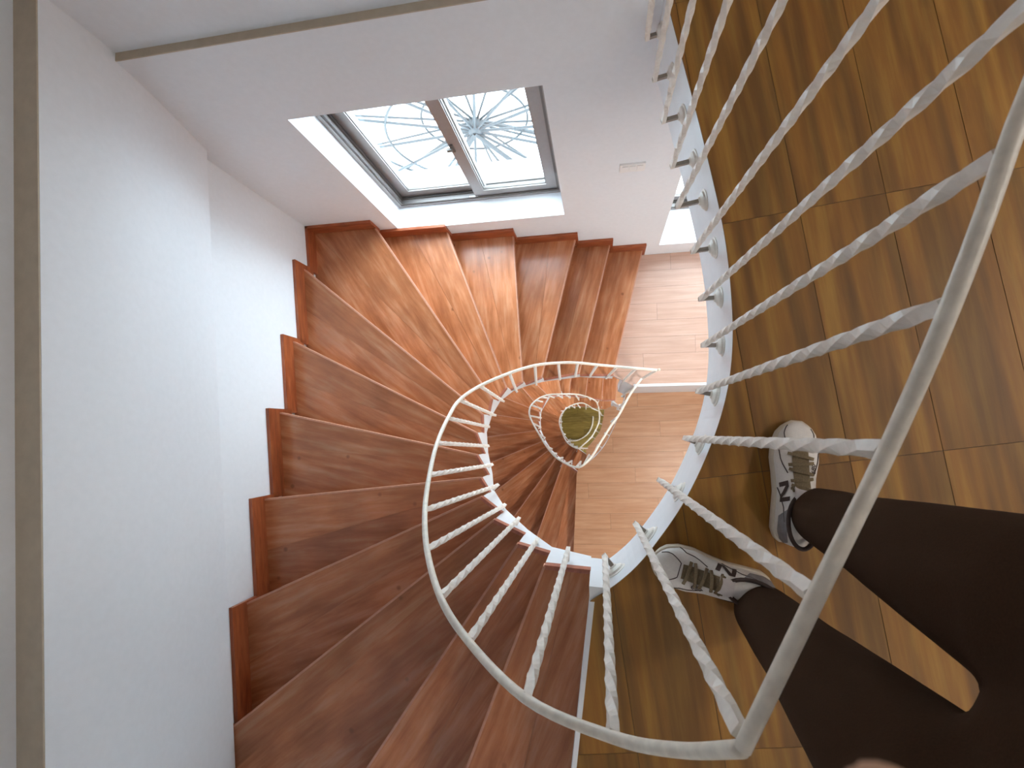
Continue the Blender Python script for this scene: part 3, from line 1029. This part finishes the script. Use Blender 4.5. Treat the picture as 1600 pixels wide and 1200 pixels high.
for i in range(nsp):
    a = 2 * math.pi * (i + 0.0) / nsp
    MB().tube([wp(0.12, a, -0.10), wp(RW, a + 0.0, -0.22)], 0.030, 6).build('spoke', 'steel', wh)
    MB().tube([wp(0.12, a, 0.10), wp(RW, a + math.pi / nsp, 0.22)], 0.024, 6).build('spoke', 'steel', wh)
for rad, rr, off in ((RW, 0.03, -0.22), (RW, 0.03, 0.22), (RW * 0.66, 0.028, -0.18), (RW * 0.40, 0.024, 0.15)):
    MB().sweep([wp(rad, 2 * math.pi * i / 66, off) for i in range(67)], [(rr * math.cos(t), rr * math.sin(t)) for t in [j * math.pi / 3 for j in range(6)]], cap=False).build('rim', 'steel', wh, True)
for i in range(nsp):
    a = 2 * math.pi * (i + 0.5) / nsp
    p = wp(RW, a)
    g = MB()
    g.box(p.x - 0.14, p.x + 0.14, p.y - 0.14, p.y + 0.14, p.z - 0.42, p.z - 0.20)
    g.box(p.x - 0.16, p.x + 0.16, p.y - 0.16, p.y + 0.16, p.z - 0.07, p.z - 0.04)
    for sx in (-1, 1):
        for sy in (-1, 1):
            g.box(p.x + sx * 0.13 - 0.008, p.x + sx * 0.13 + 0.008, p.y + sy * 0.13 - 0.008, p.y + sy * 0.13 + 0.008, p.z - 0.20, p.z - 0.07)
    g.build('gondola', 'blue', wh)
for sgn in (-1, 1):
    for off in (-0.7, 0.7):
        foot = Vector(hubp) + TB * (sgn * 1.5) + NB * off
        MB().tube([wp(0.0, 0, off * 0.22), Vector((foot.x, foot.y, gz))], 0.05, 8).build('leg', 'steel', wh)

# ------------------------------------------------------------------ the person
TOE1, HEEL1 = plan(1250, 657, 8.95), plan(1238, 852, 8.95)
TOE2, HEEL2 = plan(1020, 878, 8.95), plan(1208, 930, 8.95)
A1, A2 = Vector((0.458, -0.197)), Vector((0.352, -0.395))
PC = (A1 + A2) / 2
per = tag(empty('person', (PC.x, PC.y, 0)), 'person standing at the railing in dark trousers and white lace-up sneakers', 'person')

def ell(c, rx, ry, n=20, ax=(1, 0), tilt=None):
    a = Vector((ax[0], ax[1], 0)).normalized(); b = Vector((-a.y, a.x, 0))
    c = Vector(c)
    return [c + a * (rx * math.cos(2 * math.pi * i / n)) + b * (ry * math.sin(2 * math.pi * i / n)) for i in range(n)]

def ball(mb, c, r, n=12):
    c = Vector(c)
    rings = []
    for i in range(1, n):
        t = math.pi * i / n
        rings.append([c + Vector((r * math.sin(t) * math.cos(2 * math.pi * j / n), r * math.sin(t) * math.sin(2 * math.pi * j / n), -r * math.cos(t))) for j in range(n)])
    mb.loft(rings)

def limb(mb, pts, k=14):
    """tapered round limb through (x, y, z, r)"""
    P = [Vector(p[:3]) for p in pts]
    u = None
    rings = []
    for i, p in enumerate(P):
        t = (P[min(i + 1, len(P) - 1)] - P[max(i - 1, 0)]).normalized()
        if u is None: u = Vector((1, 0, 0)) if abs(t.x) < 0.8 else Vector((0, 1, 0))
        u = (u - t * u.dot(t)).normalized(); w = t.cross(u)
        rings.append([p + u * (pts[i][3] * math.cos(2 * math.pi * j / k)) + w * (pts[i][3] * math.sin(2 * math.pi * j / k)) for j in range(k)])
    mb.loft(rings)
    for q in (pts[0], pts[-1]): ball(mb, q[:3], q[3] * 0.98)

def fuse(o, vox, it=6, fac=0.5):
    m = o.modifiers.new('fuse', 'REMESH'); m.mode = 'VOXEL'; m.voxel_size = vox; m.use_smooth_shade = True
    s = o.modifiers.new('soften', 'SMOOTH'); s.iterations = it; s.factor = fac
    return o

across = (A1 - A2).normalized()                       # right leg - left leg
face = Vector((-across.y, across.x))                   # the way the person faces
if face.dot(Vector((-1, 1))) < 0: face = -face
mb = MB()
for A, hem in ((A1, Vector((0.042, -0.006))), (A2, Vector((0.018, -0.034)))):
    hip = PC + (A - PC) * 1.04
    rings = []
    for z, r, t in ((0.045, 0.063, 0), (0.09, 0.066, 0.05), (0.2, 0.071, 0.2), (0.34, 0.075, 0.4), (0.45, 0.083, 0.55), (0.58, 0.091, 0.75), (0.70, 0.098, 0.9), (0.80, 0.106, 1.0), (0.9, 0.10, 1.0)):
        c = (A + hem).lerp(hip, t)
        rings.append(ell((c.x, c.y, z), r * 1.0, r * 1.06, 20, across))
    mb.loft(rings)
PB = PC - face * 0.035
pel = [ell((PB.x, PB.y, z), rx, ry, 24, across) for z, rx, ry in ((0.76, 0.10, 0.07), (0.81, 0.19, 0.10), (0.86, 0.20, 0.115), (0.94, 0.18, 0.125), (0.99, 0.17, 0.12))]
mb.loft(pel)
fuse(mb.build('trousers', 'trouser', per, True), 0.011)
ch = PC - face * 0.055
mb = MB()
tor = [ell((ch.x, ch.y, z), rx, ry, 24, across) for z, rx, ry in ((0.93, 0.185, 0.125), (1.05, 0.17, 0.12), (1.18, 0.185, 0.13), (1.28, 0.19, 0.125), (1.36, 0.17, 0.10), (1.41, 0.09, 0.075), (1.44, 0.062, 0.06))]
mb.loft(tor)
# arms: right hand holds the camera end, left hand steadies it
HAND_R = Vector((0.112, -0.135, CAMH - 0.012))
HAND_L = Vector((-0.06, -0.09, CAMH + 0.05))
def v4(v, r): return (v[0], v[1], v[2], r)
sh_r = Vector((*(ch + across * 0.17), 1.34)); sh_l = Vector((*(ch - across * 0.17), 1.34))
wr_r = HAND_R + Vector((0.055, -0.075, -0.012)); wr_l = HAND_L + Vector((0.06, -0.09, -0.02))
el_r = Vector((*(ch + across * 0.26 + face * 0.02), 1.12)); el_l = Vector((*(ch - across * 0.27 + face * 0.03), 1.16))
limb(mb, [v4(sh_r, 0.062), v4(sh_r.lerp(el_r, 0.5), 0.056), v4(el_r, 0.048), v4(el_r.lerp(wr_r, 0.5), 0.044), v4(wr_r, 0.034)])
limb(mb, [v4(sh_l, 0.062), v4(sh_l.lerp(el_l, 0.5), 0.056), v4(el_l, 0.048), v4(el_l.lerp(wr_l, 0.5), 0.044), v4(wr_l, 0.034)])
fuse(mb.build('sweater', 'jacket', per, True), 0.011)
# body: neck, head, hands in one continuous skin
mb = MB()
hc = Vector((*(PC + face * 0.02), 1.575))
limb(mb, [(*(ch), 1.36, 0.055), (*(PC - face * 0.005), 1.48, 0.052)])
rings = []
f3 = Vector((*face, 0)); a3 = Vector((*across, 0))
for i in range(1, 16):
    t = math.pi * i / 16
    zq = -math.cos(t) * 0.115
    r = math.sin(t)
    jaw = 0.82 if zq < -0.03 else 1.0
    rings.append([hc + Vector((0, 0, zq)) + a3 * (0.074 * r * jaw * math.cos(2 * math.pi * j / 24)) + f3 * (0.092 * r * math.sin(2 * math.pi * j / 24) + (0.012 if zq < 0 else 0)) for j in range(24)])
mb.loft(rings)
limb(mb, [v4(hc + f3 * 0.088 + Vector((0, 0, 0.012)), 0.008), v4(hc + f3 * 0.108 + Vector((0, 0, -0.026)), 0.012)], 10)
limb(mb, [v4(hc + f3 * 0.094 + a3 * 0.022 + Vector((0, 0, -0.058)), 0.006), v4(hc + f3 * 0.094 - a3 * 0.022 + Vector((0, 0, -0.058)), 0.006)], 8)
for s in (-1, 1):
    ball(mb, hc + a3 * (s * 0.078) + Vector((0, 0, -0.005)), 0.022)
def hand(mb, wrist, palm, fwd_, up_, tip=None, mirror=1):
    """palm and five unequal, bent fingers; fwd_ from the wrist along the palm"""
    f_ = (palm - wrist).normalized()
    s_ = f_.cross(up_).normalized() * mirror
    n_v = s_.cross(f_) * mirror
    limb(mb, [v4(wrist - f_ * 0.05, 0.029), v4(wrist, 0.026), v4(palm, 0.028)])
    for q in (-0.026, -0.009, 0.009, 0.026):
        limb(mb, [v4(wrist + s_ * q * 0.7, 0.018), v4(palm + s_ * q, 0.014), v4(palm + f_ * 0.02 + s_ * q, 0.0115)], 10)
    for i, q in enumerate((-0.030, -0.010, 0.010, 0.030)):
        L = (0.066, 0.078, 0.072, 0.055)[i]
        b0 = palm + f_ * 0.026 + s_ * q
        if tip is not None and i == 0:
            m_ = b0.lerp(tip, 0.5) + n_v * 0.006
            limb(mb, [v4(b0, 0.0098), v4(m_, 0.0092), v4(tip, 0.0088)], 10)
        else:
            b1 = b0 + f_ * L * 0.45 + n_v * 0.010
            b2 = b1 + f_ * L * 0.25 + n_v * 0.022
            b3 = b2 - f_ * 0.004 + n_v * 0.02
            limb(mb, [v4(b0, 0.0095), v4(b1, 0.0088), v4(b2, 0.0082), v4(b3, 0.0075)], 10)
    t0 = wrist + f_ * 0.02 - s_ * 0.028
    limb(mb, [v4(t0, 0.014), v4(t0 + f_ * 0.03 - s_ * 0.02 + n_v * 0.008, 0.0115), v4(t0 + f_ * 0.055 - s_ * 0.018 + n_v * 0.02, 0.0095)], 10)
TIPF = v3(plan(1392, 1282, 0.62), 0.62)
hand(mb, wr_r, HAND_R, None, Vector((0, 0, 1)), TIPF, 1)
hand(mb, wr_l, HAND_L, None, Vector((0, 0, 1)), None, -1)
fuse(mb.build('body', 'skin', per, True), 0.0042, 3)
mb = MB()
rings = []
for i in range(6, 16):
    t = math.pi * i / 16
    zq = -math.cos(t) * 0.126
    r = math.sin(t)
    rings.append([hc - f3 * 0.012 + Vector((0, 0, zq + 0.004)) + a3 * (0.083 * r * math.cos(2 * math.pi * j / 24)) + f3 * ((0.098 if zq > 0.05 else 0.055) * r * math.sin(2 * math.pi * j / 24) - (0.0 if zq > 0.05 else 0.045)) for j in range(24)])
mb.loft(rings).build('hair', 'hair', per, True)
for s in (-1, 1):
    mb = MB(); ball(mb, hc + f3 * 0.086 + a3 * (s * 0.03) + Vector((0, 0, 0.006)), 0.009); mb.build('eye', 'plastic', per, True)

# ---- sneakers
def outline(t, side):
    """half width of the shoe sole at t (0 heel .. 1 toe); side +1 inner, -1 outer"""
    P = [(0, 0.018), (0.03, 0.030), (0.1, 0.038), (0.25, 0.038), (0.4, 0.037 if side > 0 else 0.040), (0.55, 0.043), (0.68, 0.050), (0.8, 0.049), (0.9, 0.040), (0.96, 0.027), (1.0, 0.008)]
    for (a, wa), (b, wb) in zip(P, P[1:]):
        if a <= t <= b:
            f = (t - a) / (b - a)
            return wa + (wb - wa) * f
    return 0.01

def shoe(toe, heel, side, logo_side):
    d = (toe - heel)
    L = d.length
    ang = math.atan2(d.y, d.x)
    r = bpy.data.objects.new('sneaker', None)
    me_t = []
    NT = 40
    def place(o, par):
        o.parent = par
        return o
    # sole
    ts = [i / NT for i in range(NT + 1)]
    loop = [(t * L, outline(t, side) + 0.004) for t in ts] + [(t * L, -(outline(t, -side) + 0.004)) for t in reversed(ts)]
    ringz = [(0.0, 0.97), (0.006, 1.0), (0.022, 1.0), (0.030, 0.97)]
    rings = []
    for z, sc in ringz:
        rings.append([Vector((L / 2 + (x - L / 2) * (1 if sc == 1 else 0.99), y * sc, z + (0.010 * max(0, (x / L - 0.88) / 0.12) if z < 0.01 else 0))) for x, y in loop])
    so = MB().loft(rings).build('sneaker', 'sole', None, True)
    so.location = (heel.x, heel.y, 0.0005)
    so.rotation_euler = (0, 0, ang)
    # upper: lofted cross-sections along the length
    def top_h(t):
        P = [(0, 0.085), (0.12, 0.098), (0.30, 0.100), (0.42, 0.096), (0.55, 0.078), (0.68, 0.064), (0.8, 0.056), (0.9, 0.050), (0.96, 0.043), (1.0, 0.033)]
        for (a, wa), (b, wb) in zip(P, P[1:]):
            if a <= t <= b: return wa + (wb - wa) * (t - a) / (b - a)
        return 0.03
    def surf(t, v):
        """v in 0..1 from one side over the instep to the other"""
        th = math.pi * v
        w1, w2 = outline(t, side), outline(t, -side)
        hgt = top_h(t) - 0.026
        c, s_ = math.cos(th), math.sin(th)
        w = w1 if c > 0 else w2
        flat = 0.80 if t < 0.6 else 0.9
        return Vector((t * L * 0.985 + 0.002, (abs(c) ** 0.75) * (1 if c > 0 else -1) * w * (1 - 0.18 * s_ * s_), 0.026 + hgt * (s_ ** 0.62)))
    n1, n2 = 44, 26
    v, f = [], []
    for i in range(n1 + 1):
        t = 0.004 + 0.992 * i / n1
        for j in range(n2 + 1):
            v.append(surf(t, j / n2))
    for i in range(n1):
        for j in range(n2):
            f.append((i * (n2 + 1) + j, i * (n2 + 1) + j + 1, (i + 1) * (n2 + 1) + j + 1, (i + 1) * (n2 + 1) + j))
    f.append(tuple(range(n2 + 1)))
    f.append(tuple(n1 * (n2 + 1) + j for j in range(n2 + 1)))
    place(mesh('upper', v, f, 'shoe', None, True), so)
    def patch(name, quad, mat, lift=0.0015, nu=8, nv=6):
        """sheet lying on the upper, given by four (t, v) corners"""
        vv, ff = [], []
        for i in range(nu + 1):
            for j in range(nv + 1):
                a, b = i / nu, j / nv
                t = (quad[0][0] * (1 - a) + quad[1][0] * a) * (1 - b) + (quad[3][0] * (1 - a) + quad[2][0] * a) * b
                w = (quad[0][1] * (1 - a) + quad[1][1] * a) * (1 - b) + (quad[3][1] * (1 - a) + quad[2][1] * a) * b
                p = surf(t, w)
                e = 0.01
                n_v = (surf(min(t + e, .999), w) - surf(max(t - e, .001), w)).cross(surf(t, min(w + e, .999)) - surf(t, max(w - e, .001)))
                if n_v.length < 1e-12: n_v = Vector((0, 0, 1))
                n_v.normalize()
                if n_v.dot(p - Vector((p.x, 0, 0.03))) < 0: n_v = -n_v
                vv.append(p + n_v * lift)
        for i in range(nu):
            for j in range(nv):
                q = i * (nv + 1) + j
                ff.append((q, q + 1, q + nv + 2, q + nv + 1))
        return place(mesh(name, vv, ff, mat, None, True), so)
    def line(name, tv, mat, r_=0.0011, lift=0.001):
        P = []
        for (t, w), (t2, w2) in zip(tv, tv[1:]):
            for q in range(6):
                a = q / 6
                p = surf(t + (t2 - t) * a, w + (w2 - w) * a)
                P.append(p + (p - Vector((p.x, 0, 0.035))).normalized() * lift)
        return place(MB().tube(P, r_, 6).build(name, mat, None, True), so)
    # tongue and throat
    patch('throat', [(0.44, 0.37), (0.76, 0.40), (0.76, 0.60), (0.44, 0.63)], 'lace', 0.0012, 10, 8)
    patch('tongue', [(0.36, 0.36), (0.47, 0.38), (0.47, 0.62), (0.36, 0.64)], 'sock', 0.006)
    for i in range(5):
        t = 0.47 + 0.062 * i
        P = []
        for q in range(15):
            w = 0.31 + 0.38 * q / 14
            tt = t + (0.03 * (q / 14 - 0.5) if i % 2 else -0.03 * (q / 14 - 0.5))
            p = surf(tt, w)
            P.append(p + Vector((0, 0, 0.0038 + 0.003 * math.sin(math.pi * q / 14))))
        place(MB().sweep(P, [(-0.0016, -0.0036), (0.0016, -0.0036), (0.0016, 0.0036), (-0.0016, 0.0036)]).build('lace', 'lace', None), so)
    for s_ in (0.29, 0.71):
        P = [surf(0.45 + 0.02 * math.sin(q), s_ + (0.5 - s_) * 0.05 * q) + Vector((0, 0, 0.004)) for q in range(5)]
        place(MB().tube(P, 0.0022, 6).build('lace', 'lace', None, True), so)
    # seams
    line('seam', [(0.965, 0.12), (0.86, 0.24), (0.79, 0.40), (0.78, 0.60), (0.86, 0.76), (0.965, 0.88)], 'shoe_dark')
    for a_, b_ in ((0.0, 1), (1.0, -1)):
        line('seam', [(0.80, a_ + b_ * 0.02), (0.75, a_ + b_ * 0.16), (0.64, a_ + b_ * 0.22), (0.56, a_ + b_ * 0.30)], 'shoe_dark')
        line('seam', [(0.44, a_ + b_ * 0.02), (0.30, a_ + b_ * 0.15), (0.16, a_ + b_ * 0.20)], 'shoe_dark')
        # heel counter
        patch('heel_patch', [(0.01, a_ + b_ * 0.06), (0.22, a_ + b_ * 0.07), (0.30, a_ + b_ * 0.26), (0.03, a_ + b_ * 0.26)], 'shoe_grey')
    # side emblem: a slanted dark capital N
    a_, b_ = (0.0, 1) if logo_side > 0 else (1.0, -1)
    def em(q): return patch('emblem', [(t, a_ + b_ * w) for t, w in q], 'shoe_dark', 0.002, 4, 4)
    em([(0.33, 0.08), (0.365, 0.08), (0.395, 0.27), (0.36, 0.27)])
    em([(0.45, 0.08), (0.485, 0.08), (0.515, 0.27), (0.48, 0.27)])
    em([(0.43, 0.08), (0.47, 0.08), (0.41, 0.27), (0.37, 0.27)] if logo_side < 0 else [(0.345, 0.08), (0.385, 0.08), (0.51, 0.27), (0.47, 0.27)])
    # small printed figures on the other side
    cu = bpy.data.curves.new('figures', 'FONT')
    cu.body = '680'
    cu.size = 0.017
    cu.extrude = 0.0004
    cu.align_x = 'CENTER'
    to = bpy.data.objects.new('figures', cu)
    C.objects.link(to)
    dg = bpy.context.evaluated_depsgraph_get()
    tm = bpy.data.meshes.new_from_object(to.evaluated_get(dg))
    bpy.data.objects.remove(to)
    fo = bpy.data.objects.new('figures', tm)
    tm.materials.append(M['shoe_dark'])
    C.objects.link(fo)
    w = (1.0 - 0.30) if a_ == 0 else 0.30
    p = surf(0.62, w); e = 0.02
    tx = (surf(0.64, w) - surf(0.60, w)).normalized()
    tw_ = (surf(0.62, w + e) - surf(0.62, w - e)).normalized()
    upv = tw_ if tw_.z > 0 else -tw_
    nz = tx.cross(upv)
    if nz.dot(p - Vector((p.x, 0, 0.03))) < 0:
        tx = -tx; nz = tx.cross(upv)
    mt = Matrix((( tx.x, upv.x, nz.x), (tx.y, upv.y, nz.y), (tx.z, upv.z, nz.z)))
    fo.rotation_euler = mt.to_euler()
    fo.location = p + nz * 0.002 - upv * 0.005
    place(fo, so)
    # padded collar
    P = []
    for q in range(33):
        a = 2 * math.pi * q / 32
        P.append(Vector((0.215 * L + 0.052 * math.cos(a) * (L / 0.3) * 1.15, 0.031 * math.sin(a), 0.1 + 0.006 * math.cos(a) * -1)))
    place(MB().sweep(P, [(0.005 * math.cos(t), 0.005 * math.sin(t)) for t in [j * math.pi / 4 for j in range(8)]], cap=False).build('collar', 'shoe_dark', None, True), so)
    so.parent = per
    so.location = Vector(so.location) - Vector(per.location)
    return so
shoe(TOE1, HEEL1, 1, 1)
shoe(TOE2, HEEL2, -1, -1)
